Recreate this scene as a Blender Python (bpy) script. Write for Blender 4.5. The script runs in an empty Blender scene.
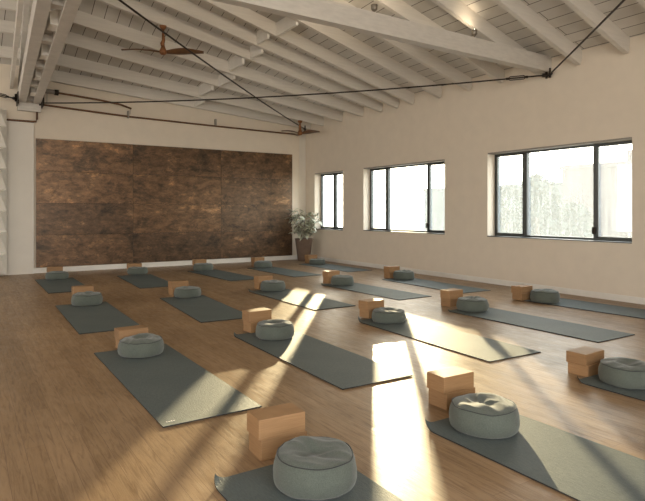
import bpy, bmesh, math, random
from mathutils import Vector, Matrix, noise
random.seed(7)
C = bpy.context.scene.collection
PI = math.pi

# ------------------------------------------------------------------ measures (metres)
XR, YB = 7.42, 12.17            # inner faces of window wall and of the clad wall
XL, YF = -5.2, -3.6             # walls out of frame
RIDGE = 1.05
CEIL0 = 3.50                    # deck height at the window wall
SL = [(-5, .33), (4.0, .322), (6.1, .315), (6.8, .295), (7.5, .283), (8.22, .27), (8.66, .24), (9.2, .213),
      (9.84, .168), (10.66, .145), (11.46, .109), (12.2, .073), (13, .05)]
def slope(y):
    for (a, sa), (b, sb) in zip(SL, SL[1:]):
        if y <= b: return sa + (sb - sa) * max(0, (y - a)) / (b - a)
    return SL[-1][1]
def deck_z(x, y):
    if x >= RIDGE: return CEIL0 + slope(y) * (XR - x)
    return CEIL0 + slope(y) * (XR - RIDGE) - .02 * (RIDGE - x)

# ------------------------------------------------------------------ material helpers
def new_mat(name):
    m = bpy.data.materials.new(name); m.use_nodes = True
    nt = m.node_tree; b = nt.nodes['Principled BSDF']
    return m, nt, b
def N(nt, t, **kw):
    n = nt.nodes.new(t)
    for k, v in kw.items():
        if k in n.inputs: n.inputs[k].default_value = v
        else: setattr(n, k, v)
    return n
def ramp(nt, fac, stops):
    r = nt.nodes.new('ShaderNodeValToRGB'); e = r.color_ramp.elements
    while len(e) < len(stops): e.new(.5)
    for el, (p, c) in zip(e, stops): el.position = p; el.color = (*c, 1)
    nt.links.new(fac, r.inputs[0]); return r.outputs[0]
def coords(nt, scale=(1, 1, 1), kind='Object', rot=(0, 0, 0)):
    tc = nt.nodes.new('ShaderNodeTexCoord'); mp = nt.nodes.new('ShaderNodeMapping')
    mp.inputs['Scale'].default_value = scale; mp.inputs['Rotation'].default_value = rot
    nt.links.new(tc.outputs[kind], mp.inputs[0]); return mp.outputs[0]
def mixc(nt, fac, a, b, mode='MIX'):
    n = nt.nodes.new('ShaderNodeMix'); n.data_type = 'RGBA'; n.blend_type = mode
    for s, v in ((0, fac), (6, a), (7, b)):
        if hasattr(v, 'links'): nt.links.new(v, n.inputs[s])
        else: n.inputs[s].default_value = v if s == 0 else (*v, 1)
    return n.outputs[2]
def bump(nt, b, h, strength=.3, dist=.01):
    n = nt.nodes.new('ShaderNodeBump'); n.inputs['Strength'].default_value = strength
    n.inputs['Distance'].default_value = dist
    nt.links.new(h, n.inputs['Height']); nt.links.new(n.outputs[0], b.inputs['Normal'])
def simple(name, col, rough=.6, metal=0, var=.08, scale=12, bmp=.08, dist=.004, stretch=(1, 1, 1)):
    m, nt, b = new_mat(name)
    v = coords(nt, stretch)
    t = N(nt, 'ShaderNodeTexNoise', Scale=scale, Detail=5.0); nt.links.new(v, t.inputs[0])
    lo = tuple(max(0, c * (1 - var)) for c in col); hi = tuple(min(1, c * (1 + var)) for c in col)
    nt.links.new(ramp(nt, t.outputs[0], [(.3, lo), (.7, hi)]), b.inputs['Base Color'])
    b.inputs['Roughness'].default_value = rough; b.inputs['Metallic'].default_value = metal
    if bmp: bump(nt, b, t.outputs[0], bmp, dist)
    return m

def mat_floor():
    m, nt, b = new_mat('worn_oak_floor')
    v = coords(nt, rot=(0, 0, PI / 2))
    br = N(nt, 'ShaderNodeTexBrick', Scale=1.0, **{'Mortar Size': .0012, 'Mortar Smooth': .3, 'Bias': 0.0, 'Brick Width': 1.6, 'Row Height': .09})
    br.offset = .37; br.inputs['Color1'].default_value = (0, 0, 0, 1); br.inputs['Color2'].default_value = (1, 1, 1, 1)
    br.inputs['Mortar'].default_value = (.5, .5, .5, 1)
    nt.links.new(v, br.inputs[0])
    base = ramp(nt, br.outputs[0], [(0, (.32, .21, .115)), (.5, (.36, .24, .135)), (1, (.40, .27, .155))])
    vg = coords(nt, (26, 2.2, 1))
    g = N(nt, 'ShaderNodeTexNoise', Scale=1.6, Detail=8.0, Roughness=.65, Distortion=1.2); nt.links.new(vg, g.inputs[0])
    gr = ramp(nt, g.outputs[0], [(.32, (.55, .5, .46)), (.55, (1, 1, 1)), (.75, (1.0, .97, .9))])
    c1 = mixc(nt, .75, base, gr, 'MULTIPLY')
    vl = coords(nt, (.55, .55, 1))
    l = N(nt, 'ShaderNodeTexNoise', Scale=1.7, Detail=4.0, Roughness=.6); nt.links.new(vl, l.inputs[0])
    lr = ramp(nt, l.outputs[0], [(.3, (.6, .59, .58)), (.6, (1, 1, 1))])
    c2 = mixc(nt, .7, c1, lr, 'MULTIPLY')
    # worn streaks
    vs = coords(nt, (9, 3, 1), rot=(0, 0, .25))
    s = N(nt, 'ShaderNodeTexNoise', Scale=2.4, Detail=7.0, Roughness=.75, Distortion=.6); nt.links.new(vs, s.inputs[0])
    sr = ramp(nt, s.outputs[0], [(.62, (0, 0, 0)), (.85, (.7, .7, .7))])
    c3 = mixc(nt, sr, c2, (.18, .115, .07))
    mo = mixc(nt, br.outputs[1], c3, (.19, .12, .07))
    nt.links.new(mo, b.inputs['Base Color'])
    rr = nt.nodes.new('ShaderNodeMapRange'); rr.inputs[1].default_value = .3; rr.inputs[2].default_value = .75
    rr.inputs[3].default_value = .27; rr.inputs[4].default_value = .50
    nt.links.new(s.outputs[0], rr.inputs[0]); nt.links.new(rr.outputs[0], b.inputs['Roughness'])
    b.inputs['IOR'].default_value = 1.26
    ad = nt.nodes.new('ShaderNodeMath'); ad.operation = 'ADD'
    mu = nt.nodes.new('ShaderNodeMath'); mu.operation = 'MULTIPLY'; mu.inputs[1].default_value = .5
    nt.links.new(s.outputs[0], mu.inputs[0]); nt.links.new(mu.outputs[0], ad.inputs[0]); nt.links.new(g.outputs[0], ad.inputs[1])
    bump(nt, b, ad.outputs[0], .3, .004)
    return m

def mat_deck():
    m, nt, b = new_mat('white_painted_decking')
    v = coords(nt, (1, 1, 1), rot=(0, 0, PI / 2))
    br = N(nt, 'ShaderNodeTexBrick', Scale=1.0, **{'Mortar Size': .006, 'Mortar Smooth': .2, 'Brick Width': 3.1, 'Row Height': .2})
    br.inputs['Color1'].default_value = (.60, .575, .53, 1); br.inputs['Color2'].default_value = (.68, .65, .60, 1)
    br.inputs['Mortar'].default_value = (.10, .085, .065, 1)
    nt.links.new(v, br.inputs[0])
    t = N(nt, 'ShaderNodeTexNoise', Scale=3.0, Detail=6.0); nt.links.new(v, t.inputs[0])
    c = mixc(nt, .5, br.outputs[0], ramp(nt, t.outputs[0], [(.3, (.8, .78, .74)), (.6, (1, 1, 1))]), 'MULTIPLY')
    nt.links.new(c, b.inputs['Base Color']); b.inputs['Roughness'].default_value = .6
    bump(nt, b, br.outputs[1], -.4, .004)
    return m

def mat_panel():
    m, nt, b = new_mat('weathered_bronze_sheet')
    oi = nt.nodes.new('ShaderNodeObjectInfo')
    tc = nt.nodes.new('ShaderNodeTexCoord')
    mulv = nt.nodes.new('ShaderNodeVectorMath'); mulv.operation = 'MULTIPLY_ADD'
    mulv.inputs[1].default_value = (0, 0, 0)
    off = nt.nodes.new('ShaderNodeVectorMath'); off.operation = 'ADD'
    sc = nt.nodes.new('ShaderNodeVectorMath'); sc.operation = 'SCALE'; sc.inputs['Scale'].default_value = 37.0
    cx = nt.nodes.new('ShaderNodeCombineXYZ'); nt.links.new(oi.outputs['Random'], cx.inputs[0]); nt.links.new(oi.outputs['Random'], cx.inputs[2])
    nt.links.new(cx.outputs[0], sc.inputs[0]); nt.links.new(tc.outputs['Object'], off.inputs[0]); nt.links.new(sc.outputs[0], off.inputs[1])
    mp = nt.nodes.new('ShaderNodeMapping'); mp.inputs['Scale'].default_value = (1.2, 1, 2.0); nt.links.new(off.outputs[0], mp.inputs[0])
    a = N(nt, 'ShaderNodeTexNoise', Scale=1.15, Detail=12.0, Roughness=.78, Distortion=.3); nt.links.new(mp.outputs[0], a.inputs[0])
    col = ramp(nt, a.outputs[0], [(.30, (.035, .028, .021)), (.42, (.085, .060, .040)), (.50, (.17, .105, .060)), (.55, (.13, .088, .056)), (.61, (.29, .17, .085)), (.70, (.42, .30, .20))])
    mp2 = nt.nodes.new('ShaderNodeMapping'); mp2.inputs['Scale'].default_value = (2.2, 1, 4.5); nt.links.new(off.outputs[0], mp2.inputs[0])
    f = N(nt, 'ShaderNodeTexNoise', Scale=2.0, Detail=8.0, Roughness=.72); nt.links.new(mp2.outputs[0], f.inputs[0])
    c2 = mixc(nt, .8, col, ramp(nt, f.outputs[0], [(.36, (.5, .5, .5)), (.5, (1, 1, 1)), (.66, (1.8, 1.65, 1.5))]), 'MULTIPLY')
    tone = ramp(nt, oi.outputs['Random'], [(0, (.75, .75, .78)), (1, (1.2, 1.12, 1.05))])
    c3 = mixc(nt, 1.0, c2, tone, 'MULTIPLY')
    nt.links.new(c3, b.inputs['Base Color'])
    b.inputs['Metallic'].default_value = .5; b.inputs['Roughness'].default_value = .38
    bump(nt, b, a.outputs[0], .25, .01)
    return m

def mat_yoga(name, col):
    m, nt, b = new_mat(name)
    v = coords(nt, (60, 14, 1))
    t = N(nt, 'ShaderNodeTexNoise', Scale=2.0, Detail=6.0, Roughness=.7); nt.links.new(v, t.inputs[0])
    v2 = coords(nt, (1.5, 1.5, 1))
    u = N(nt, 'ShaderNodeTexNoise', Scale=2.0, Detail=4.0); nt.links.new(v2, u.inputs[0])
    c = ramp(nt, t.outputs[0], [(.3, tuple(x * .82 for x in col)), (.7, tuple(x * 1.2 for x in col))])
    c = mixc(nt, .5, c, ramp(nt, u.outputs[0], [(.3, (.8, .82, .84)), (.7, (1.1, 1.08, 1.05))]), 'MULTIPLY')
    nt.links.new(c, b.inputs['Base Color'])
    b.inputs['Roughness'].default_value = .62; b.inputs['Specular IOR Level'].default_value = .3
    bump(nt, b, t.outputs[0], .6, .004)
    return m
def mat_fabric(name, col):
    m, nt, b = new_mat(name)
    v = coords(nt)
    w = N(nt, 'ShaderNodeTexNoise', Scale=240.0, Detail=2.0); nt.links.new(v, w.inputs[0])
    u = N(nt, 'ShaderNodeTexNoise', Scale=9.0, Detail=4.0); nt.links.new(v, u.inputs[0])
    c = ramp(nt, w.outputs[0], [(.3, tuple(x * .8 for x in col)), (.7, tuple(x * 1.18 for x in col))])
    c = mixc(nt, .5, c, ramp(nt, u.outputs[0], [(.3, (.85, .85, .85)), (.7, (1.08, 1.08, 1.08))]), 'MULTIPLY')
    nt.links.new(c, b.inputs['Base Color']); b.inputs['Roughness'].default_value = .85
    b.inputs['Sheen Weight'].default_value = .25; b.inputs['Specular IOR Level'].default_value = .25
    bump(nt, b, w.outputs[0], .25, .002)
    return m
def mat_block():
    m, nt, b = new_mat('tan_block_wood')
    oi = nt.nodes.new('ShaderNodeObjectInfo')
    v = coords(nt, (3, 3, 60))
    t = N(nt, 'ShaderNodeTexNoise', Scale=2.5, Detail=6.0, Distortion=.5); nt.links.new(v, t.inputs[0])
    c = ramp(nt, t.outputs[0], [(.3, (.29, .165, .075)), (.7, (.37, .22, .105))])
    c = mixc(nt, 1.0, c, ramp(nt, oi.outputs['Random'], [(0, (.9, .88, .85)), (1, (1.1, 1.08, 1.05))]), 'MULTIPLY')
    nt.links.new(c, b.inputs['Base Color']); b.inputs['Roughness'].default_value = .6
    bump(nt, b, t.outputs[0], .1, .002)
    return m
def mat_glass(name, dust):
    m = bpy.data.materials.new(name); m.use_nodes = True; nt = m.node_tree; nt.nodes.clear()
    out = nt.nodes.new('ShaderNodeOutputMaterial')
    tr = nt.nodes.new('ShaderNodeBsdfTransparent'); tr.inputs[0].default_value = (.93, .96, .95, 1)
    tl = nt.nodes.new('ShaderNodeBsdfTranslucent'); tl.inputs[0].default_value = (.88, .97, .98, 1)
    gl = nt.nodes.new('ShaderNodeBsdfGlossy'); gl.inputs['Roughness'].default_value = .03
    v = coords(nt, (1, 14, .8))
    t = N(nt, 'ShaderNodeTexNoise', Scale=2.0, Detail=6.0, Roughness=.6); nt.links.new(v, t.inputs[0])
    mr = nt.nodes.new('ShaderNodeMapRange'); mr.inputs[1].default_value = .3; mr.inputs[2].default_value = .7
    mr.inputs[3].default_value = dust * .75; mr.inputs[4].default_value = dust * 1.25
    nt.links.new(t.outputs[0], mr.inputs[0])
    m1 = nt.nodes.new('ShaderNodeMixShader'); nt.links.new(mr.outputs[0], m1.inputs[0])
    nt.links.new(tr.outputs[0], m1.inputs[1]); nt.links.new(tl.outputs[0], m1.inputs[2])
    m2 = nt.nodes.new('ShaderNodeMixShader'); m2.inputs[0].default_value = .04
    nt.links.new(m1.outputs[0], m2.inputs[1]); nt.links.new(gl.outputs[0], m2.inputs[2])
    nt.links.new(m2.outputs[0], out.inputs[0])
    return m

M = {}
M['floor'] = mat_floor(); M['deck'] = mat_deck(); M['panel'] = mat_panel(); M['block'] = mat_block()
M['wall'] = simple('warm_white_plaster', (.75, .665, .55), .75, var=.025, scale=5, bmp=.05)
M['wall2'] = simple('cream_wall_paint', (.76, .715, .64), .7, var=.02, scale=4, bmp=.04)
M['white'] = simple('white_trim_paint', (.80, .77, .71), .5, var=.03, scale=9)
M['beam'] = simple('white_painted_timber', (.62, .585, .53), .55, var=.07, scale=7, bmp=.2, stretch=(1, 1, 4))
M['rafter'] = simple('painted_rafter_timber', (.68, .64, .575), .55, var=.05, scale=6, bmp=.15, stretch=(.4, 1, 5))
M['frame'] = simple('dark_bronze_aluminium', (.075, .08, .078), .4, .4, var=.1, scale=20)
M['black'] = simple('black_iron', (.032, .023, .017), .5, .6, var=.2, scale=40)
M['rust'] = simple('brown_rusty_pipe', (.17, .085, .045), .55, .3, var=.35, scale=18)
M['greypipe'] = simple('grey_painted_pipe', (.30, .27, .23), .5, .2, var=.15, scale=20)
M['fan'] = simple('walnut_fan_wood', (.15, .075, .035), .42, 0, var=.3, scale=6, stretch=(1, 1, 1))
M['fan_metal'] = simple('copper_fan_metal', (.30, .135, .06), .4, .6, var=.15, scale=20)
M['mat'] = mat_yoga('slate_green_rubber', (.108, .130, .126))
M['mat_under'] = simple('black_mat_underside', (.03, .03, .03), .8)
M['cushion'] = mat_fabric('sage_grey_canvas', (.105, .120, .100))
M['piping'] = mat_fabric('dark_sage_piping', (.04, .045, .04))
M['pot'] = simple('brown_ceramic_pot', (.17, .12, .09), .5, var=.12, scale=8)
M['soil'] = simple('potting_soil', (.05, .035, .025), .95, var=.4, scale=60, bmp=.6)
M['stem'] = simple('plant_stem_bark', (.16, .12, .07), .8, var=.2, scale=30)
M['leaf'] = simple('pale_green_leaf', (.52, .53, .42), .45, var=.45, scale=7, bmp=.1)
M['glass'] = mat_glass('dusty_window_glass', .08)
M['label'] = simple('white_mat_print', (.75, .75, .7), .6)
M['paper'] = simple('white_folded_panel', (.80, .77, .70), .7, var=.02)
M['bld_pink'] = simple('pale_pink_render', (.055, .036, .034), .9, var=.06, scale=.4)
M['bld_grey'] = simple('pale_concrete', (.035, .042, .04), .9, var=.08, scale=.3)
M['bld_white'] = simple('white_render_wall', (.036, .043, .043), .9, var=.05, scale=.3)
M['winlight'] = simple('white_shutter', (.08, .085, .085), .8, var=.02)
M['street'] = simple('pale_asphalt_ground', (.06, .06, .06), .95, var=.1, scale=.2)
M['tree'] = simple('far_tree_leaves', (.012, .018, .012), .9, var=.4, scale=1.5)
M['trunk'] = simple('far_tree_bark', (.15, .12, .09), .9)
M['fixture'] = simple('grey_lamp_housing', (.25, .22, .18), .4, .5, var=.1)
def emis(name, col, st):
    m, nt, b = new_mat(name); b.inputs['Emission Color'].default_value = (*col, 1); b.inputs['Emission Strength'].default_value = st
    t = N(nt, 'ShaderNodeTexNoise', Scale=5.0); nt.links.new(ramp(nt, t.outputs[0], [(0, (.8, .8, .8)), (1, (.9, .9, .9))]), b.inputs['Base Color'])
    return m
M['bulb'] = emis('lit_bulb', (1, .85, .6), 25)

# ------------------------------------------------------------------ mesh helpers
def obj(name, bm, mat, parent=None, smooth=False, loc=None, mats=None):
    me = bpy.data.meshes.new(name); bm.normal_update(); bm.to_mesh(me); bm.free()
    for q in (mats or [mat]): me.materials.append(q)
    if smooth:
        for p in me.polygons: p.use_smooth = True
    o = bpy.data.objects.new(name, me); C.objects.link(o)
    if loc is not None: o.location = loc
    if parent: o.parent = parent
    return o
def tag(o, label, cat, group=None):
    o['label'] = label; o['category'] = cat
    if group: o['group'] = group
    return o
def thing(name, label, cat, loc=(0, 0, 0), rz=0, group=None):
    o = bpy.data.objects.new(name, None); C.objects.link(o); o.empty_display_size = .1
    o.location = loc; o.rotation_euler = (0, 0, rz); return tag(o, label, cat, group)
def struct(o): o['kind'] = 'structure'; return o
def box(bm, x0, x1, y0, y1, z0, z1, bevel=0):
    r = bmesh.ops.create_cube(bm, size=1); vs = r['verts']
    bmesh.ops.scale(bm, vec=(x1 - x0, y1 - y0, z1 - z0), verts=vs)
    bmesh.ops.translate(bm, vec=((x0 + x1) / 2, (y0 + y1) / 2, (z0 + z1) / 2), verts=vs)
    if bevel:
        es = list({e for v in vs for e in v.link_edges})
        bmesh.ops.bevel(bm, geom=es, offset=bevel, segments=2, profile=.6, affect='EDGES')
    return bm
def B(*a, **k): return box(bmesh.new(), *a, **k)
def beam(bm, p, q, w, h, up=Vector((0, 0, 1))):
    """rectangular bar from p to q (centre line); w sideways, h upward"""
    p = Vector(p); q = Vector(q); d = (q - p).normalized(); s = d.cross(up).normalized(); u = s.cross(d)
    vs = []
    for c in (p, q):
        for a, b_ in ((-1, -1), (1, -1), (1, 1), (-1, 1)): vs.append(bm.verts.new(c + s * a * w / 2 + u * b_ * h / 2))
    for f in ((3, 2, 1, 0), (4, 5, 6, 7), (0, 1, 5, 4), (1, 2, 6, 5), (2, 3, 7, 6), (3, 0, 4, 7)): bm.faces.new([vs[i] for i in f])
    return bm
def tube(bm, pts, r, seg=10, caps=True):
    pts = [Vector(p) for p in pts]; rings = []
    rs = r if isinstance(r, (list, tuple)) else [r] * len(pts)
    ref = Vector((0, 0, 1))
    for i, p in enumerate(pts):
        d = (pts[min(i + 1, len(pts) - 1)] - pts[max(i - 1, 0)]).normalized()
        if abs(d.dot(ref)) > .95: ref = Vector((1, 0, 0))
        s = d.cross(ref).normalized(); u = s.cross(d)
        rings.append([bm.verts.new(p + (s * math.cos(t) + u * math.sin(t)) * rs[i]) for t in [2 * PI * k / seg for k in range(seg)]])
    for a, b_ in zip(rings, rings[1:]):
        for k in range(seg): bm.faces.new((a[k], a[(k + 1) % seg], b_[(k + 1) % seg], b_[k]))
    if caps: bm.faces.new(rings[0][::-1]); bm.faces.new(rings[-1])
    return bm
def lathe(bm, prof, seg=32, cx=0, cy=0):
    rings = [[bm.verts.new((cx + r * math.cos(2 * PI * k / seg), cy + r * math.sin(2 * PI * k / seg), z)) for k in range(seg)] for r, z in prof]
    for a, b_ in zip(rings, rings[1:]):
        for k in range(seg): bm.faces.new((a[k], a[(k + 1) % seg], b_[(k + 1) % seg], b_[k]))
    return bm

# ------------------------------------------------------------------ setting
struct(obj('floor', B(XL - .3, XR + .3, YF - .3, YB + .6, -.15, 0), M['floor']))

WIN = [  # y0 (near), y1 (far), z0, z1, mullion positions on the glass plane (far to near)
    (10.63, 11.86, .76, 2.15, [11.22]),
    (7.38, 9.84, .78, 2.157, [9.23, 8.0]),
    (3.98, 6.39, .78, 2.185, [5.77, 4.60])]
TW = .26
def wall_x(name, x0, x1, ya, yb, ztop, wins, mat):
    bm = bmesh.new(); y = ya
    for (w0, w1, z0, z1, *_ ) in sorted(wins):
        box(bm, x0, x1, y, w0, 0, ztop); box(bm, x0, x1, w0, w1, 0, z0); box(bm, x0, x1, w0, w1, z1, ztop); y = w1
    box(bm, x0, x1, y, yb, 0, ztop)
    return struct(obj(name, bm, mat))
wall_x('wall_right', XR, XR + TW, YF - .3, YB + .6, CEIL0 + .02, WIN, M['wall'])
LW = [(2.6, 4.4, .4, 3.0), (9.2, 11.7, .4, 3.0)]  # unseen windows, placed and sized for the light they let in
wall_x('wall_left', XL - TW, XL, YF - .3, YB + .6, 5.9, LW, M['wall'])
bm = bmesh.new(); box(bm, XL, 1.17, YB - .05, YB + .3, 0, 6); box(bm, 1.17, 7.17, YB + .02, YB + .3, 0, 6)
struct(obj('wall_back', bm, M['wall']))
struct(obj('trim_1', B(7.17, XR, YB + .12, YB + .3, 0, 4.2), M['wall2']))
struct(obj('wall_back_left', B(XL, 1.155, YB - .065, YB - .05, 0, 2.93), M['wall2']))
bm = bmesh.new(); FW = [(-4.9, -1.3), (-.9, 2.8)]; x = XL  # unseen openings behind the camera, made large to light the room
for a, b_ in FW: box(bm, x, a, YF - TW, YF, 0, 6); box(bm, a, b_, YF - TW, YF, 0, .3); box(bm, a, b_, YF - TW, YF, 4.2, 6); x = b_
box(bm, x, XR, YF - TW, YF, 0, 6)
struct(obj('wall_front', bm, M['wall']))
struct(obj('baseboard_right', B(XR - .014, XR, YF, YB + .12, 0, .085), M['white']))
struct(obj('baseboard_back', B(1.17, 7.17, YB - .012, YB + .02, 0, .1), M['white']))
struct(obj('trim_2', B(1.155, 1.17, YB - .066, YB + .02, 0, 2.93), M['white']))   # light corner bead beside the metal cladding

# ceiling deck and its rafters
bm = bmesh.new()
ys = [YF - .3, 0, 2, 4.0, 5, 6.1, 6.8, 7.5, 8.22, 8.66, 9.2, 9.84, 10.2, 10.66, 11.0, 11.46, 11.8, 12.2, YB + .6]
xs = [XL - .3, -2, RIDGE, 3, 5, 7, XR + .3]
gridv = [[bm.verts.new((x, y, deck_z(x, y))) for x in xs] for y in ys]
gridt = [[bm.verts.new((x, y, deck_z(x, y) + .08)) for x in xs] for y in ys]
for j in range(len(ys) - 1):
    for i in range(len(xs) - 1):
        bm.faces.new((gridv[j][i], gridv[j + 1][i], gridv[j + 1][i + 1], gridv[j][i + 1]))
        bm.faces.new((gridt[j][i], gridt[j][i + 1], gridt[j + 1][i + 1], gridt[j + 1][i]))
for j in range(len(ys) - 1):
    for i in (0, -1): bm.faces.new((gridv[j][i], gridv[j + 1][i], gridt[j + 1][i], gridt[j][i]))
for i in range(len(xs) - 1):
    for j in (0, -1): bm.faces.new((gridv[j][i], gridv[j][i + 1], gridt[j][i + 1], gridt[j][i]))
ceiling = struct(obj('ceiling', bm, M['deck']))
RY = [-2.7, -2.0, -1.3, -.65, .02, .69, 1.36, 2.03, 2.7, 3.37, 4.04, 4.72, 5.39, 6.07, 6.76, 7.48, 8.22, 8.68, 9.2, 9.86, 10.66, 11.46, 12.08]
RH, RW = .225, .07
for y in RY:
    bm = bmesh.new(); s = slope(y)
    za, zb = CEIL0, deck_z(RIDGE, y)
    beam(bm, (XR + .0, y, za - RH / 2 + .01), (RIDGE + .02, y, zb - RH / 2 + .01), RW, RH)
    obj('rafter', bm, M['rafter'], ceiling)
    bm = bmesh.new()
    beam(bm, (RIDGE - .02, y + .1, zb - RH / 2 + .01), (XL, y + .1, deck_z(XL, y + .1) - RH / 2 + .01), RW, RH)
    obj('rafter', bm, M['rafter'], ceiling)
for k, (a, b_) in enumerate(zip(RY, RY[1:])):
    for xb, off in ((4.32, .06), ):
        x = xb + (off if k % 2 else -off)
        za = deck_z(x, (a + b_) / 2) - .045
        bm = bmesh.new(); beam(bm, (x, a + RW / 2, za - .09), (x, b_ - RW / 2, za - .09), .045, .22)
        obj('blocking', bm, M['white'], ceiling)
    if k % 2 == 0:
        bm = bmesh.new(); za = deck_z(-2.2, b_) - .12
        beam(bm, (-2.2, a + .1 + RW / 2, za), (-2.2, b_ + .1 - RW / 2, za), .045, .17); obj('blocking', bm, M['white'], ceiling)
# ridge board
bm = bmesh.new()
for a, b_ in zip(ys, ys[1:]): beam(bm, (RIDGE, a, deck_z(RIDGE, a) - .16), (RIDGE, b_, deck_z(RIDGE, b_) - .16), .10, .32)
obj('ridge_board', bm, M['rafter'], ceiling)

# ------------------------------------------------------------------ windows
def window(n, y0, y1, z0, z1, muls, xg=XR + .215):
    bm = bmesh.new(); t = .045; d = .035
    box(bm, xg - d, xg + d, y0, y1, z0, z0 + t); box(bm, xg - d, xg + d, y0, y1, z1 - t, z1)
    box(bm, xg - d, xg + d, y0, y0 + t, z0 + t, z1 - t); box(bm, xg - d, xg + d, y1 - t, y1, z0 + t, z1 - t)
    fr = struct(obj('window_%d' % n, bm, M['frame']))
    for m_ in muls: obj('mullion', B(xg - d - .004, xg + d, m_ - .024, m_ + .024, z0 + t, z1 - t), M['frame'], fr)
    edges = [y1 - t] + muls + [y0 + t]
    for i, (a, b_) in enumerate(zip(edges, edges[1:])):
        ya, yb = b_ + (.03 if i < len(muls) else 0), a - (.03 if i else 0)
        obj('pane', B(xg - .003, xg + .003, ya, yb, z0 + t, z1 - t), M['glass'], fr)
        if i != 1 or len(muls) == 1:      # opening sash
            bm = bmesh.new(); w = .022; x0, x1 = xg - d - .012, xg - d + .01
            box(bm, x0, x1, ya, yb, z0 + t, z0 + t + w); box(bm, x0, x1, ya, yb, z1 - t - w, z1 - t)
            box(bm, x0, x1, ya, ya + w, z0 + t, z1 - t); box(bm, x0, x1, yb - w, yb, z0 + t, z1 - t)
            obj('sash', bm, M['frame'], fr)
    m_ = muls[-1]
    obj('latch', B(xg - d - .035, xg - d - .004, m_ - .012, m_ + .03, z0 + .10, z0 + .2, bevel=.004), M['black'], fr)
    obj('window_sill', B(XR - .006, xg - d, y0, y1, z0 - .0, z0 + .014), M['frame'], fr)
    obj('roller_blind_case' if n == 3 else 'head_trim', B(XR + .002, xg - d, y0 + .004, y1 - .004, z1 - .022, z1), M['greypipe'], fr)
    return fr
for i, (y0, y1, z0, z1, mu) in enumerate(WIN): window(i + 1, y0, y1, z0, z1, mu)

def frame_only(name, lo, hi, z0, z1, axis, at):
    bm = bmesh.new(); t = .05
    def bb(a0, a1, c0, c1):
        if axis == 'x': box(bm, at - .03, at + .03, a0, a1, c0, c1)
        else: box(bm, a0, a1, at - .03, at + .03, c0, c1)
    bb(lo, hi, z0, z0 + t); bb(lo, hi, z1 - t, z1); bb(lo, lo + t, z0 + t, z1 - t); bb(hi - t, hi, z0 + t, z1 - t)
    mid = (lo + hi) / 2; bb(mid - .03, mid + .03, z0 + t, z1 - t)
    return struct(obj(name, bm, M['frame']))
k = 4
for a, b_, z0, z1 in LW: frame_only('window_%d' % k, a, b_, z0, z1, 'x', XL - .2); k += 1
for a, b_ in FW: frame_only('window_%d' % k, a, b_, .3, 4.2, 'y', YF - .2); k += 1

# ------------------------------------------------------------------ metal cladding panels on the back wall
zr = [.103, .735, 1.365, 1.995, 2.628]; xc = [1.215, 3.06, 5.05, 6.95]
rown = ['bottom row', 'second row up', 'third row up', 'top row']; coln = ['left end', 'middle', 'right end beside the plant']
for i in range(4):
    for j in range(3):
        g = .003
        w = xc[j + 1] - xc[j]; h = zr[i + 1] - zr[i]
        bm = B(-w / 2 + g, w / 2 - g, -.012, .012, g, h - g, bevel=.001)
        o = obj('metal_wall_panel', bm, M['panel'], loc=((xc[j] + xc[j + 1]) / 2, YB, zr[i]))
        tag(o, 'mottled brown metal sheet of the wall cladding, %s, %s' % (rown[i], coln[j]), 'wall panel', 'weathered metal sheets on the back wall')
        for q in range(4):
            bm = bmesh.new(); sx = (-1, 1)[q % 2] * (w / 2 - .06); sz = .05 if q < 2 else h - .05
            r = bmesh.ops.create_cone(bm, cap_ends=True, segments=8, radius1=.009, radius2=.007, depth=.008)
            bmesh.ops.rotate(bm, verts=r['verts'], cent=(0, 0, 0), matrix=Matrix.Rotation(PI / 2, 3, 'X'))
            bmesh.ops.translate(bm, verts=r['verts'], vec=(sx, -.015, sz))
            obj('screw', bm, M['black'], o)

struct(obj('trim_3', B(1.216, 6.949, YB + .013, YB + .019, .104, 2.627), M['black']))   # dark backing behind the sheet joints
# faceted white folded panel at the left edge
def folded():
    t = thing('folded_screen', 'white folded wall panel with zigzag edge at the far left of the back wall', 'screen', (0, 0, 0))
    bm = bmesh.new(); X1, X0, Y0 = .70, -.4, YB - .40
    z = .15; k = 0
    P = .39
    for c in range(3):
        xa = X1 - .45 * c; xb = xa - .45
        z = .05
        while z < 3.0:
            zt = min(z + P, 3.08)
            a = bm.verts.new((xa, YB - .30, z)); b_ = bm.verts.new((xa + .0, YB - .30, zt)); p = bm.verts.new((xa - .12, YB - .5, zt - .06))
            d = bm.verts.new((xb, YB - .30, zt)); e = bm.verts.new((xb, YB - .30, z)); q = bm.verts.new((xb + .06, YB - .42, z + .1))
            for f in ((a, b_, p), (b_, d, p), (d, e, q), (p, d, q), (a, p, q), (e, a, q)): bm.faces.new(f)
            z += P
    obj('folded_face', bm, M['paper'], t)
    obj('backing_board', B(X1 - 1.35, X1 - .10, YB - .30, YB - .27, .05, 3.05), M['paper'], t)
    bm = B(X1 - 1.3, X1 - .2, YB - .27, YB - .1, 0, .06); obj('foot', bm, M['paper'], t)
    return t

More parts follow.
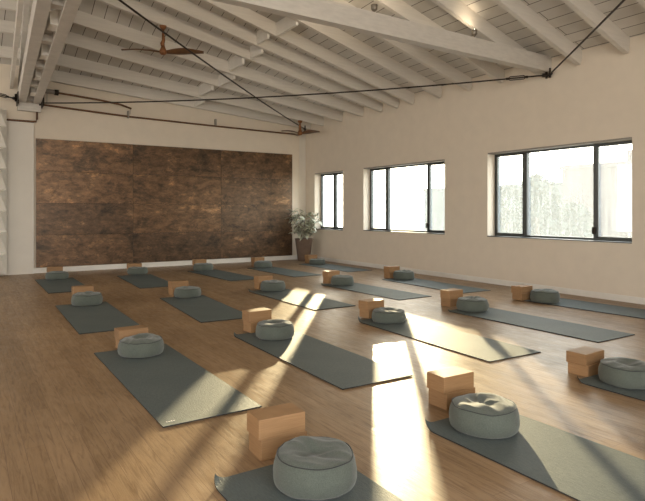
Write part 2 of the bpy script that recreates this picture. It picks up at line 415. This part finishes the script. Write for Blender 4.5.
# ------------------------------------------------------------------ roof truss, cross beam, rods
def cl(y): return .52 + (1.1 - .52) * y / 12.2        # centre line of the truss
tr = thing('roof_truss', 'white painted timber truss overhead, running to the back wall at the left', 'truss', (cl(YB), YB, 3.27))
def add(bm_, name, mat):
    o = obj(name, bm_, mat, tr); o.matrix_parent_inverse = Matrix.Translation((-cl(YB), -YB, -3.27)); return o
ya, yb = YF + .02, YB - .1
for s in (-1, 1):
    bm = bmesh.new(); w = .13
    beam(bm, (cl(ya) + s * .125, ya, 3.39), (cl(yb) + s * .125, yb, 3.39), w, .24); add(bm, 'bottom_chord', M['beam'])
for s in (-1, 1):
    bm = bmesh.new(); prev = None
    for y in [ya, 2, 4, 6, 7.5, 8.66, 9.84, 11, yb]:
        p = (cl(y) + s * .16, y, deck_z(RIDGE, y) - .46)
        if prev: beam(bm, prev, p, .07, .22)
        prev = p
    add(bm, 'top_chord', M['beam'])
nod = [11.9, 10.5, 9.1, 7.7, 6.3, 4.9, 3.5, 2.1, .7, -.7, -2.1]
for k, y in enumerate(nod):
    top = deck_z(RIDGE, y) - .5
    if top > 3.55:
        bm = bmesh.new(); beam(bm, (cl(y), y, 3.3), (cl(y), y, top + .1), .11, .14, up=Vector((0, 1, 0))); add(bm, 'post', M['beam'])
    if k + 1 < len(nod):
        y2 = nod[k + 1]; t2 = deck_z(RIDGE, y2) - .48
        if t2 > 3.6:
            bm = bmesh.new(); beam(bm, (cl(y) , y - .1, 3.42), (cl(y2), y2 + .08, t2), .10, .13); add(bm, 'diagonal_web', M['beam'])
    bm = B(cl(y) - .06, cl(y) + .06, y - .7 - .13, y - .7 + .13, 3.29, 3.44); add(bm, 'spacer_block', M['white'])
for y in (.5, 3.2, 5.6):  # added lamps with housings, unseen behind the chords, to brighten the ceiling
    bm = lathe(bmesh.new(), [(.001, 3.5), (.03, 3.5), (.045, 3.52), (.05, 3.60), (.04, 3.6), (.001, 3.56)], 16, cl(y), y); add(bm, 'uplight', M['fixture'])
    L = bpy.data.lights.new('truss_fill_lamp', 'SPOT'); L.energy = 80; L.color = (1, .84, .64); L.spot_size = math.radians(150); L.spot_blend = .9; L.shadow_soft_size = .05
    lo = bpy.data.objects.new('truss_fill_lamp', L); C.objects.link(lo); lo.location = (cl(y), y, 3.66); lo.rotation_euler = (PI, 0, 0)
bm = bmesh.new()
prev = None
beam(bm, (cl(ya) - .30, ya, 3.62), (cl(yb) - .30, yb, 3.62), .05, .20); add(bm, 'ledger_board', M['beam'])
for s in (-1, 1):
    x = cl(12.0) + s * .21
    add(B(x - .012, x + .012, 11.72, 12.08, 3.2, 3.42, bevel=.003), 'iron_plate', M['black'])
add(B(cl(12) - .2, cl(12) + .2, 12.0, 12.1, 3.12, 3.27), 'bearing_block', M['beam'])

bm = bmesh.new(); beam(bm, (XR, 5.24, 3.405), (cl(5.2) + .19, 5.16, 3.405), .13, .23)
gb = tag(obj('cross_beam', bm, M['beam']), 'long white painted timber beam crossing under the rafters to the window wall', 'beam')

def sagpts(p, q, sag, n=14):
    p, q = Vector(p), Vector(q); return [p.lerp(q, i / n) - Vector((0, 0, sag * 4 * (i / n) * (1 - i / n))) for i in range(n + 1)]
def rod(label, p, q, sag, tb):
    t = thing('tie_rod', label, 'rod', p, group='iron bracing rods under the roof')
    P = Vector(p)
    pts = [v - P for v in sagpts(p, q, sag)]
    obj('rod_bar', tube(bmesh.new(), pts, .0115, 8), M['black'], t, True)
    d = (pts[1] - pts[0]).normalized()
    for c in tb:      # turnbuckle: two side bars and two end nuts
        bm = bmesh.new(); s = d.cross(Vector((0, 0, 1))).normalized()
        i = c / (Vector(q) - P).length * 14; k = min(int(i), 13); base = pts[k].lerp(pts[k + 1], i - k); u = Vector((0, 0, 1))
        for sg in (-1, 1): tube(bm, [base - d * .13, base - d * .1 + u * sg * .026, base + d * .1 + u * sg * .026, base + d * .13], .008, 6)
        for sg in (-1, 1): tube(bm, [base + d * (sg * .12), base + d * (sg * .16)], .02, 6)
        obj('turnbuckle', bm, M['black'], t)
    for e, dd in ((pts[0], d), (pts[-1], -d)):
        bm = bmesh.new(); tube(bm, [e - dd * .02, e + dd * .06], .028, 8); tube(bm, [e + Vector((0, 0, -.05)), e + Vector((0, 0, .09))], .018, 8)
        obj('end_fitting', bm, M['black'], t)
    return t
N1 = (7.36, 5.22, 3.245)
rod('thin iron rod running left from the cross beam end to the truss foot', N1, (1.27, 12.0, 3.29), .11, [.42])
rod('thin iron rod from the far right corner up over the ceiling fan', (7.25, 12.05, 3.27), (cl(5.3) + .2, 5.3, 3.27), .05, [])
rod('thin iron rod rising from the cross beam end to the top right corner', (7.37, 5.17, 3.25), (cl(-2) + .2, -2.2, 3.27), .04, [])
rod('iron rod left of the truss foot, going to the left', (cl(12) - .24, 11.9, 3.31), (XL + .05, 5.4, 3.31), .05, [.35])

# conduits on the back wall
def P3(o, pts): return [(x - o[0], y - o[1], z - o[2]) for x, y, z in pts]
o0 = (1.22, YB - .08, 3.27)
t = thing('wall_conduit', 'rust-brown pipe along the top of the back wall, stepping down at the left', 'pipe', o0)
obj('pipe_run', tube(bmesh.new(), P3(o0, [(XL + .02, YB - .1, 2.93), (1.16, YB - .1, 2.93), (1.21, YB - .1, 2.94), (1.225, YB - .1, 2.98), (1.225, YB - .1, 3.22), (1.24, YB - .09, 3.27), (1.3, YB - .07, 3.28), (3.0, YB - .05, 3.20), (5.0, YB - .04, 3.16), (7.1, YB - .04, 3.13)]), .019, 10), M['rust'], t, True)
for x in (2.95, 4.9):
    obj('pipe_clip', B(x - 1.22 - .015, x - 1.22 + .015, .0, .08, -.10, .1 - .05), M['greypipe'], t)
o1 = (1.3, 11.8, 3.5)
t = thing('sprinkler_pipe', 'grey pipe with a black coupling below the rafters, above the wall pipe at left', 'pipe', o1)
obj('pipe_run', tube(bmesh.new(), [(-.05, 0, 0), (.22, .02, -.01)], .045, 12), M['greypipe'], t, True)
obj('coupling', tube(bmesh.new(), [(.2, .02, -.008), (.27, .02, -.012)], .055, 12), M['black'], t)
obj('pipe_run', tube(bmesh.new(), [(.25, .02, -.012), (1.0, .10, -.05), (1.45, .16, -.09), (1.68, .19, -.15)], .020, 10), M['rust'], t, True)
obj('hanger_wire', tube(bmesh.new(), [(.08, .1, .0), (.08, .12, -.20)], .006, 6), M['greypipe'], t)
obj('hanger_wire', tube(bmesh.new(), [(1.66, .19, -.14), (1.66, .21, -.27)], .006, 6), M['greypipe'], t)

# ------------------------------------------------------------------ ceiling fans and uplights
def fan(label, loc, R, rz, rod_top, tilt, nb=2):
    t = thing('ceiling_fan', label, 'fan', loc, rz, 'wooden ceiling fans')
    obj('motor_housing', lathe(bmesh.new(), [(.001, -.05), (.035, -.045), (.06, -.02), (.062, .015), (.045, .05), (.03, .09), (.001, .1)], 24), M['fan_metal'], t, True)
    pts = [(0, 0, .08), (.012, 0, .14), (-.008, .006, .19), (0, 0, rod_top * .8), (0, 0, rod_top)]
    obj('down_rod', tube(bmesh.new(), pts, [.03, .034, .028, .02, .015], 12), M['fan_metal'], t, True)
    obj('canopy', lathe(bmesh.new(), [(.001, rod_top - .06), (.03, rod_top - .06), (.055, rod_top - .02), (.06, rod_top)], 20), M['fan_metal'], t, True)
    for k in range(nb):
        a = k * 2 * PI / nb; bm = bmesh.new(); rows = []
        n = 14
        for i in range(n + 1):
            u = i / n; r = .05 + (R - .05) * u
            w = .035 + .06 * math.sin(min(1, u * 1.5) * PI * .55) * (1 - u ** 3 * .75); tw = -(.45 * (1 - u) + .12); z0 = .02 * math.sin(u * PI) + .012 * u
            sweep = -.05 * u * u
            row = []
            for v_, th in ((-1, .002), (-.5, .008), (0, .011), (.5, .009), (1, .002)):
                for sg in (1, -1): row.append(bm.verts.new((r, sweep + v_ * w * math.cos(tw), z0 + v_ * w * math.sin(tw) + sg * th)))
            rows.append(row)
        for A, Bq in zip(rows, rows[1:]):
            for j in range(0, 8, 2):
                bm.faces.new((A[j], Bq[j], Bq[j + 2], A[j + 2])); bm.faces.new((A[j + 1], A[j + 3], Bq[j + 3], Bq[j + 1]))
            bm.faces.new((A[0], A[1], Bq[1], Bq[0])); bm.faces.new((A[8], Bq[8], Bq[9], A[9]))
        for row, f in ((rows[0], 1), (rows[-1], -1)):
            loop = [row[0], row[2], row[4], row[6], row[8], row[9], row[7], row[5], row[3], row[1]]
            bm.faces.new(loop[::f])
        bmesh.ops.rotate(bm, verts=bm.verts, cent=(0, 0, 0), matrix=Matrix.Rotation(a, 3, 'Z'))
        bmesh.ops.recalc_face_normals(bm, faces=bm.faces)
        obj('blade', bm, M['fan'], t, True)
    return t
f1 = (2.8, 9.2, 3.84)
fan('large brown wooden ceiling fan hanging near the truss, upper left', f1, .66, math.radians(158), deck_z(2.8, 9.2) - .215 - 3.84, 0)
f2 = (6.76, 11.46, 3.06)
fan('small far brown ceiling fan hanging in the right back corner', f2, .5, math.radians(70), deck_z(6.76, 11.46) - .215 - 3.06, 0, 3)
def uplight(label, x, lit):
    y = 5.2; z = 3.52
    t = thing('uplight', label, 'lamp', (x, y, z), group='small lamps on the cross beam')
    obj('stem', tube(bmesh.new(), [(0, 0, 0), (0, 0, .05)], .012, 8), M['fixture'], t)
    bm = lathe(bmesh.new(), [(.001, .04), (.02, .04), (.036, .06), (.04, .11), (.036, .115), (.03, .075), (.001, .07)], 20)
    obj('housing', bm, M['fixture'], t, True)
    bm = bmesh.new(); bmesh.ops.create_uvsphere(bm, u_segments=12, v_segments=8, radius=.022); bmesh.ops.translate(bm, verts=bm.verts, vec=(0, 0, .105))
    obj('bulb', bm, M['bulb'], t, True)
    L = bpy.data.lights.new('uplight_lamp', 'SPOT'); L.energy = lit; L.color = (1, .80, .55); L.spot_size = math.radians(125); L.spot_blend = .9; L.shadow_soft_size = .03
    lo = bpy.data.objects.new('uplight_lamp', L); C.objects.link(lo); lo.parent = t; lo.location = (0, 0, .13); lo.rotation_euler = (2.25, 0, 0)
    return t
uplight('small round grey lamp standing on the cross beam, left one', 4.08, 60)
uplight('small glowing lamp on the cross beam, right one near the window wall', 5.78, 4)

# ------------------------------------------------------------------ mat, blocks, cushion stations
def mat_mesh(L, W, seed, curl):
    """x: 0..W to the right, y: 0..-L toward the camera, rear-left corner at origin; rear-left corner curls up"""
    bm = bmesh.new(); nx, ny = 22, 48; T = .0065; top = []; bot = []
    def fx(u): return W * (u ** 1.35)
    def fy(u): return -L * (u ** 1.7)
    for j in range(ny + 1):
        tr_, br_ = [], []
        for i in range(nx + 1):
            x, y = fx(i / nx), fy(j / ny)
            s = (x * 1.1 - y) / 1.45            # distance from the corner along the diagonal
            z = .0015 + .0015 * (noise.noise(Vector((x * 3 + seed, y * 3, seed))) + 1) * .5
            dx = dy = 0
            if s < curl and curl > 0:
                a = (curl - s) / curl; ang = a * 1.6; rr = curl / 1.6
                z += rr * (1 - math.cos(ang)); sh = curl - s - rr * math.sin(ang)
                dx = sh * .74; dy = -sh * .67
            tr_.append(bm.verts.new((x + dx, y + dy, z + T))); br_.append(bm.verts.new((x + dx, y + dy, z)))
        top.append(tr_); bot.append(br_)
    for j in range(ny):
        for i in range(nx):
            bm.faces.new((top[j][i], top[j + 1][i], top[j + 1][i + 1], top[j][i + 1]))
            f = bm.faces.new((bot[j][i], bot[j][i + 1], bot[j + 1][i + 1], bot[j + 1][i])); f.material_index = 1
    def side(A, Bq):
        for k in range(len(A) - 1):
            f = bm.faces.new((A[k], A[k + 1], Bq[k + 1], Bq[k])); f.material_index = 1
    side(top[0], bot[0]); side(bot[-1], top[-1]); side([r[0] for r in bot], [r[0] for r in top]); side([r[-1] for r in top], [r[-1] for r in bot])
    return bm

def cushion_shape(R, H, seed):
    def disp(r, a, z0):
        v = Vector((r * math.cos(a) * 7 + seed * 3.1, r * math.sin(a) * 7, seed)); n1 = noise.noise(v)
        v2 = Vector((r * math.cos(a) * 16, r * math.sin(a) * 7 + seed, 2.2)); n2 = 1 - abs(noise.noise(v2)) * 2
        k = (1 - (r / R) ** 4)
        ctr = math.exp(-(r / (R * .38)) ** 2)
        return z0 + k * (.016 * n1 + .012 * (n2 - .6)) - ctr * .018
    prof = [(0.0, 0), (.55, 0), (.80, .0), (.90, .02), (.96, .08), (1.0, .25), (1.005, .42), (.985, .60), (.95, .75), (.905, .86), (.85, .92), (.74, .97), (.6, 1.0), (.45, 1.01), (.3, 1.0), (.16, .98), (.06, .97)]
    return prof, disp
def cushion_bm(R, H, seed):
    prof, disp = cushion_shape(R, H, seed); bm = bmesh.new(); seg = 72; rings = []
    # densify
    P = []
    for (a, b_), (c, d) in zip(prof, prof[1:]):
        for k in range(3): P.append((a + (c - a) * k / 3, b_ + (d - b_) * k / 3))
    P.append(prof[-1])
    for r, h in P[1:]:
        ring = []
        for k in range(seg):
            a = 2 * PI * k / seg; z = h * H
            rr = r * R * (1 + .012 * math.sin(3 * a + seed) + .008 * math.sin(7 * a + seed * 2) * (h if h < 1 else 1))
            if h > .6: z = disp(r * R, a, z) * (1 if h > .9 else 1) if h > .9 else z + (disp(r * R, a, z) - z) * (h - .6) / .3
            if .03 < h < .9: rr += .003 * noise.noise(Vector((math.cos(a) * 3, math.sin(a) * 3, h * 5 + seed)))
            ring.append(bm.verts.new((rr * math.cos(a), rr * math.sin(a), max(0, z))))
        rings.append(ring)
    for A, Bq in zip(rings, rings[1:]):
        for k in range(seg): bm.faces.new((A[k], A[(k + 1) % seg], Bq[(k + 1) % seg], Bq[k]))
    bm.faces.new(rings[0][::-1]); bm.faces.new(rings[-1])
    return bm
def cushion(name, label, x, y, z, R, H, seed, group):
    t = thing(name, label, 'cushion', (x, y, z), seed * 1.3, group)
    cov = obj('cushion_cover', cushion_bm(R, H, seed), M['cushion'], t, True)
    prof, disp = cushion_shape(R, H, seed)
    for rr, hh in ((.90, .868), (.90, .03)):
        pts = []
        for k in range(73):
            a = 2 * PI * k / 72; z_ = hh * H
            if hh > .5: z_ = disp(rr * R, a, z_)
            q = rr * R * (1 + .012 * math.sin(3 * a + seed) + .008 * math.sin(7 * a + seed * 2) * hh) + .001
            pts.append((q * math.cos(a), q * math.sin(a), max(.004, z_ + .001)))
        obj('seam_piping', tube(bmesh.new(), pts, .0032, 6, caps=False), M['piping'], cov, True)
    return t
def block_bm(): return B(-.122, .122, -.075, .075, 0, .1, bevel=.005)
blk = bmesh.new(); box(blk, -.126, .126, -.078, .078, 0, .1, bevel=.004)
blk_me = bpy.data.meshes.new('yoga_block'); blk.to_mesh(blk_me); blk.free(); blk_me.materials.append(M['block'])

ML, MW = 1.93, .61
# row, col, mat corner (rear-left), rot deg, cushion centre, R, H, block lower-left-near corner, rot, curl
ST = [
 ('front', 1, (.925, 2.35), 0, (1.335, 2.13), .184, .152, (1.215, 2.425), -3, .06, 1),
 ('front', 2, (2.15, 2.33), 0, (2.475, 2.155), .189, .148, (2.465, 2.435), 0, .08, 1),
 ('front', 3, (3.64, 2.36), -1, (3.965, 2.16), .184, .146, (3.82, 2.365), 5, .06, 0.83),
 ('second', 1, (.94, 5.02), 0, (1.29, 4.85), .186, .135, (1.147, 4.953), 4, 0, 0.87),
 ('second', 2, (2.2, 5.02), -1.3, (2.545, 4.79), .184, .145, (2.385, 4.986), 4, .05, 1.04),
 ('second', 3, (3.62, 4.95), -2.5, (3.965, 4.80), .185, .130, (3.802, 4.943), 5, .09, 0.95),
 ('second', 4, (4.91, 4.86), -.5, (5.28, 4.78), .190, .145, (5.16, 5.04), 2, .05, 1.02),
 ('second', 5, (6.33, 5.0), 2.5, (6.58, 4.69), .185, .155, (6.29, 4.83), 3, 0, .93),
 ('third', 1, (1.0, 7.81), -1, (1.375, 7.78), .187, .148, (1.264, 7.97), 4, 0, 1.01),
 ('third', 2, (2.3, 7.71), -3.8, (2.70, 7.72), .188, .130, (2.545, 7.903), 4, 0, 0.96),
 ('third', 3, (3.61, 7.68), -.3, (4.01, 7.62), .190, .145, (3.86, 7.78), 3, .06, .98),
 ('third', 4, (4.93, 7.72), 1.2, (5.28, 7.58), .186, .145, (5.15, 7.79), 4, .06, 1.0),
 ('third', 5, (6.21, 7.70), -2, (6.65, 7.62), .186, .145, (6.458, 7.781), 2, 0, 1.04),
 ('back', 1, (1.08, 10.97), -.4, (1.44, 11.02), .19, .125, (1.329, 11.2), 3, 0, 0.96),
 ('back', 2, (2.42, 10.79), -2.5, (2.86, 11.02), .188, .13, (2.734, 11.12), 3, 0, 0.94),
 ('back', 3, (3.79, 10.87), 3, (4.17, 10.98), .20, .14, (4.07, 11.138), 3, 0, 1.0),
 ('back', 4, (5.06, 10.78), 1, (5.47, 10.85), .195, .13, (5.351, 11.0), 3, 0, 0.98),
 ('back', 5, (6.42, 10.95), 0, (6.83, 10.80), .18, .12, (6.682, 10.927), 3, 0, 0.95),
]
ord_ = ['leftmost', 'second from left', 'middle', 'fourth from left', 'rightmost']
RN = {'front': 'nearest row', 'second': 'second-nearest row', 'third': 'third-nearest row', 'back': 'back row'}
for n, (row, col, A, rot, cc, R, H, bc, br, curl, zs) in enumerate(ST):
    pos = (['leftmost', 'middle', 'rightmost'][col - 1] if row == 'front' else ord_[col - 1])
    where = '%s in the %s' % (pos, RN[row])
    me = mat_mesh(ML, MW, n * 1.7, curl)
    mo = obj('yoga_mat', me, None, loc=(A[0], A[1], 0), mats=[M['mat'], M['mat_under']])
    mo.rotation_euler = (0, 0, math.radians(rot))
    tag(mo, ('grey-green yoga mat with curled corner, ' if curl > .08 else 'grey-green yoga mat, ') + where, 'yoga mat', 'grey-green yoga mats')
    if (row, col) == ('second', 1):
        bm = bmesh.new(); x = .035
        for w, h in ((.008, .014), (.012, .012), (.008, .016), (.01, .012)):
            box(bm, x, x + w, -ML + .05, -ML + .05 + h, .0088, .0101); x += w + .004
        lb = obj('printed_logo', bm, M['label'], mo)
    # blocks
    on_mat = row == 'front' and col == 3
    r = math.radians(br); bx, by = bc
    cx = bx + .122 * math.cos(r) - .075 * math.sin(r); cy = by + .122 * math.sin(r) + .075 * math.cos(r)
    # does the footprint touch the mat? the mat's rear edge
    def inside(px, py):
        dx, dy = px - A[0], py - A[1]; a = -math.radians(rot)
        lx, ly = dx * math.cos(a) - dy * math.sin(a), dx * math.sin(a) + dy * math.cos(a)
        return 0 < lx < MW and -ML < ly < 0
    def hit(pts): return any(inside(*p) for p in pts)
    foot = [(cx + sx * .124 * math.cos(r) - sy * .078 * math.sin(r), cy + sx * .124 * math.sin(r) + sy * .078 * math.cos(r)) for sx in (-1, -.5, 0, .5, 1) for sy in (-1, -.5, 0, .5, 1)]
    z0 = .010 if hit(foot) else 0
    for lv in (0, 1):
        o = bpy.data.objects.new('yoga_block', blk_me); C.objects.link(o)
        sh = ((random.random() - .5) * .008 - .011, (random.random() - .5) * .008) if lv else (0, 0)
        o.location = (cx + sh[0], cy + sh[1], z0 + lv * .1005 * zs); o.scale = (1, 1, zs)
        o.rotation_euler = (0, 0, r + (math.radians(random.uniform(-3, 1)) if lv else 0))
        tag(o, '%s tan yoga block of the stack %s' % (('lower', 'upper')[lv], where), 'yoga block', 'stacked tan yoga blocks')
    look = {1: 'creased', 2: 'puckered', 3: 'smooth', 4: 'soft', 5: 'plump'}[col]
    dd = cc[0] * .542 + cc[1] * .840; kk = 1 - (.009 + .009 * min(1, 3 / dd)); cc = (cc[0] * kk, cc[1] * kk)
    cz = .010 if hit([(cc[0] + R * .9 * math.cos(q), cc[1] + R * .9 * math.sin(q)) for q in [PI * w / 6 for w in range(12)]]) else 0
    cushion('meditation_cushion', 'round sage-grey meditation cushion, ' + where, cc[0], cc[1], cz, R, H, n * 1.37 + .5, 'round grey meditation cushions')

# ------------------------------------------------------------------ potted plant
def plant():
    t = thing('potted_plant', 'leafy green plant in a tall brown pot in the corner beside the window', 'plant', (7.02, 11.72, 0))
    bm = lathe(bmesh.new(), [(.001, 0), (.14, 0), (.15, .015), (.215, .53), (.225, .545), (.205, .545), (.195, .5), (.001, .5)], 36)
    obj('pot', bm, M['pot'], t, True)
    obj('soil', lathe(bmesh.new(), [(.001, .515), (.1, .512), (.197, .505)], 24), M['soil'], t, True)
    tips = []
    for k in range(9):
        a = k * 2.4; sp = .04 + .03 * (k % 3); h = random.uniform(.40, .78)
        p0 = Vector((.05 * math.cos(a), .05 * math.sin(a), .5)); p1 = p0 + Vector((math.cos(a) * sp * 1.5, math.sin(a) * sp * 1.5, h * .5)); p2 = p0 + Vector((math.cos(a) * sp * 4.0, math.sin(a) * sp * 4.0, h))
        pts = [p0, p0.lerp(p1, .5), p1, p1.lerp(p2, .5), p2]
        obj('stem', tube(bmesh.new(), pts, [.008, .007, .006, .005, .003], 6), M['stem'], t, True)
        tips.append(pts)
    bm = bmesh.new()
    for pts in tips:
        for k in range(15):
            u = .25 + .75 * k / 14; f = u * 4; i = min(int(f), 3); b0 = pts[i].lerp(pts[i + 1], f - i)
            az = random.uniform(0, 2 * PI); el = random.uniform(-.1, .9); Ln = random.uniform(.2, .34); W = Ln * .17
            d = Vector((math.cos(az) * math.cos(el), math.sin(az) * math.cos(el), math.sin(el))); s = d.cross(Vector((0, 0, 1))).normalized()
            prev = None
            for q in range(7):
                v = q / 6; c = b0 + d * Ln * v + Vector((0, 0, -Ln * .45 * v * v)); c.x = min(c.x, .25); c.y = min(c.y, .40); w = W * math.sin(PI * min(1, v * .96 + .04)) ** .8
                rw = [bm.verts.new(c - s * w + Vector((0, 0, w * .35))), bm.verts.new(c), bm.verts.new(c + s * w + Vector((0, 0, w * .35)))]
                if prev: bm.faces.new((prev[0], rw[0], rw[1], prev[1])); bm.faces.new((prev[1], rw[1], rw[2], prev[2]))
                prev = rw
    obj('foliage', bm, M['leaf'], t, True)
plant()
folded()

# ------------------------------------------------------------------ outside
struct(obj('ground_outside', B(XR + .6, 160, -90, 160, -5.2, -5.0), M['street']))
def building(label, c, size, ztop, mat, rz, wins, roofbox=None):
    t = thing('building', label, 'building', (c[0], c[1], -5), rz)
    w, d = size; h = ztop + 5
    obj('wall', B(-w / 2, w / 2, -d / 2, d / 2, 0, h), mat, t)
    obj('parapet', B(-w / 2 - .15, w / 2 + .15, -d / 2 - .15, d / 2 + .15, h, h + .35), mat, t)
    for (x, z, ww, hh) in wins: obj('window', B(-w / 2 - .06, -w / 2, x - ww / 2, x + ww / 2, z - hh / 2, z + hh / 2), M['winlight'], t)
    if roofbox: obj('roof_hut', B(*roofbox[:4], h + .3, h + roofbox[4]), mat, t)
def dirpt(px, d):
    yaw = math.radians(32.833); l = (px - 322.5) / 559.4 * d
    return d * math.sin(yaw) + l * math.cos(yaw), d * math.cos(yaw) - l * math.sin(yaw)
def ztop(py, d): return 1.205 + (211.3 - py) / 559.4 * d
building('pale pink block seen through the middle pane of the nearest window', (43, 21.5), (8, 9.5), ztop(167, 40), M['bld_pink'], 0, [(-3, 5.5, 1.2, 1.4), (0, 5.5, 1.2, 1.4), (3, 5.5, 1.2, 1.4)], (-3, 3, -4.2, .3, 1.2))
building('pale grey block seen through the right pane of the nearest window', (36, 8.2), (8, 11.5), ztop(160, 31), M['bld_white'], 0, [(3.4, 5.9, 1.3, 1.2), (1.1, 5.9, 1.6, 1.4), (-2.4, 5.9, 1.3, 1.4)], (-3, -1, .8, 2.0, .9))
building('low pale block behind the trees in the far haze', (66, 48), (14, 30), ztop(186, 68), M['bld_grey'], 0, [])
def tree(label, px, d, py, rad):
    x, y = dirpt(px, d); h = ztop(py, d) + 5
    t = thing('tree', label, 'tree', (x, y, -5), group='hazy trees outside')
    obj('trunk', tube(bmesh.new(), [(0, 0, 0), (.1, 0, h * .35), (0, .1, h * .7)], [.3, .22, .1], 8), M['trunk'], t, True)
    bm = bmesh.new()
    for k in range(900):
        a = random.uniform(0, 2 * PI); u = random.random(); zz = h * (.35 + .65 * u); rr = rad * math.sqrt(max(.02, 1 - (2 * u - 1) ** 2)) * random.random() ** .4
        c = Vector((rr * math.cos(a), rr * math.sin(a), zz)); s = random.uniform(.14, .32)
        n = Vector((random.gauss(0, 1), random.gauss(0, 1), random.gauss(0, 1))).normalized(); e = n.orthogonal().normalized(); f = n.cross(e)
        bm.faces.new([bm.verts.new(c + e * s), bm.verts.new(c + f * s * .6), bm.verts.new(c - e * s), bm.verts.new(c - f * s * .6)])
    obj('crown', bm, M['tree'], t)
tree('tall hazy tree seen just right of the first mullion of the nearest window', 538, 34, 176, 1.5)
tree('lower hazy tree seen in the left pane of the nearest window', 508, 38, 186, 2.0)
tree('broad low hazy tree at the foot of the pink block outside', 572, 30, 205, 1.5)

# ------------------------------------------------------------------ light
sc = bpy.context.scene
w = bpy.data.worlds.new('World'); sc.world = w; w.use_nodes = True; nt = w.node_tree
bg = nt.nodes['Background']
tc = nt.nodes.new('ShaderNodeTexCoord'); sx = nt.nodes.new('ShaderNodeSeparateXYZ'); nt.links.new(tc.outputs['Generated'], sx.inputs[0])
col = ramp(nt, sx.outputs[2], [(0, (1.0, .94, .85)), (.25, (.97, .95, .93)), (1, (.62, .74, .95))])
AZ, EL = 37.9, 9.1
S = bpy.data.lights.new('sun', 'SUN'); S.energy = 11.5; S.color = (1.0, .78, .47); S.angle = math.radians(.55)
so = bpy.data.objects.new('sun', S); C.objects.link(so)
dv = -Vector((math.sin(math.radians(AZ)) * math.cos(math.radians(EL)), math.cos(math.radians(AZ)) * math.cos(math.radians(EL)), math.sin(math.radians(EL))))
# sky: pale daylight plus the warm aureole round the low sun
nm = nt.nodes.new('ShaderNodeVectorMath'); nm.operation = 'NORMALIZE'; nt.links.new(tc.outputs['Generated'], nm.inputs[0])
dt = nt.nodes.new('ShaderNodeVectorMath'); dt.operation = 'DOT_PRODUCT'; nt.links.new(nm.outputs[0], dt.inputs[0]); dt.inputs[1].default_value = -dv
pw = nt.nodes.new('ShaderNodeMath'); pw.operation = 'POWER'; pw.use_clamp = False
mx = nt.nodes.new('ShaderNodeMath'); mx.operation = 'MAXIMUM'; mx.inputs[1].default_value = 0; nt.links.new(dt.outputs['Value'], mx.inputs[0])
nt.links.new(mx.outputs[0], pw.inputs[0]); pw.inputs[1].default_value = 14
bg2 = nt.nodes.new('ShaderNodeBackground'); bg2.inputs[0].default_value = (1, .74, .42, 1)
ml = nt.nodes.new('ShaderNodeMath'); ml.operation = 'MULTIPLY'; ml.inputs[1].default_value = 5.0
nt.links.new(pw.outputs[0], ml.inputs[0]); nt.links.new(ml.outputs[0], bg2.inputs[1])
asd = nt.nodes.new('ShaderNodeAddShader'); nt.links.new(col, bg.inputs[0]); bg.inputs[1].default_value = 5.8
nt.links.new(bg.outputs[0], asd.inputs[0]); nt.links.new(bg2.outputs[0], asd.inputs[1]); nt.links.new(asd.outputs[0], nt.nodes['World Output'].inputs[0])
so.rotation_euler = dv.to_track_quat('-Z', 'Y').to_euler(); so.location = (12, 16, 5)
def portal(loc, rot, sx_, sy_):
    L = bpy.data.lights.new('window_portal', 'AREA'); L.shape = 'RECTANGLE'; L.size = sx_; L.size_y = sy_; L.cycles.is_portal = True
    o = bpy.data.objects.new('window_portal', L); C.objects.link(o); o.location = loc; o.rotation_euler = rot
for (y0, y1, z0, z1, _) in WIN: portal((XR + .3, (y0 + y1) / 2, (z0 + z1) / 2), (0, PI / 2, 0), z1 - z0, y1 - y0)
for (y0, y1, z0, z1) in LW: portal((XL - .3, (y0 + y1) / 2, (z0 + z1) / 2), (0, -PI / 2, 0), z1 - z0, y1 - y0)
for a, b_ in FW: portal(((a + b_) / 2, YF - .3, 2.25), (PI / 2, 0, 0), b_ - a, 3.9)

# thin sunlit haze filling the room
HAZE = 0
if HAZE:
    m = bpy.data.materials.new('room_haze'); m.use_nodes = True; nt = m.node_tree; nt.nodes.clear()
    out = nt.nodes.new('ShaderNodeOutputMaterial'); vs = nt.nodes.new('ShaderNodeVolumeScatter')
    vs.inputs['Color'].default_value = (1, .93, .82, 1); vs.inputs['Density'].default_value = HAZE; vs.inputs['Anisotropy'].default_value = .8
    nt.links.new(vs.outputs[0], out.inputs['Volume'])
    hz = obj('room_haze', B(XL + .01, XR - .02, YF + .01, YB - .08, .03, 5.6), m); hz['kind'] = 'stuff'
    tag(hz, 'thin warm sunlit haze filling the studio air', 'haze')

# ------------------------------------------------------------------ camera
cd = bpy.data.cameras.new('camera'); cam = bpy.data.objects.new('camera', cd); C.objects.link(cam)
cam.location = (0, 0, 1.205); cam.rotation_euler = (PI / 2, 0, -math.radians(32.833))
cd.sensor_width = 36; cd.lens = 559.4 / 645 * 36; cd.shift_y = -(250.5 - 211.3) / 645; cd.clip_end = 500
sc.camera = cam
vs = sc.view_settings; vs.view_transform = 'Standard'; vs.look = 'None'; vs.gamma = 1; vs.exposure = .42; vs.use_curve_mapping = False
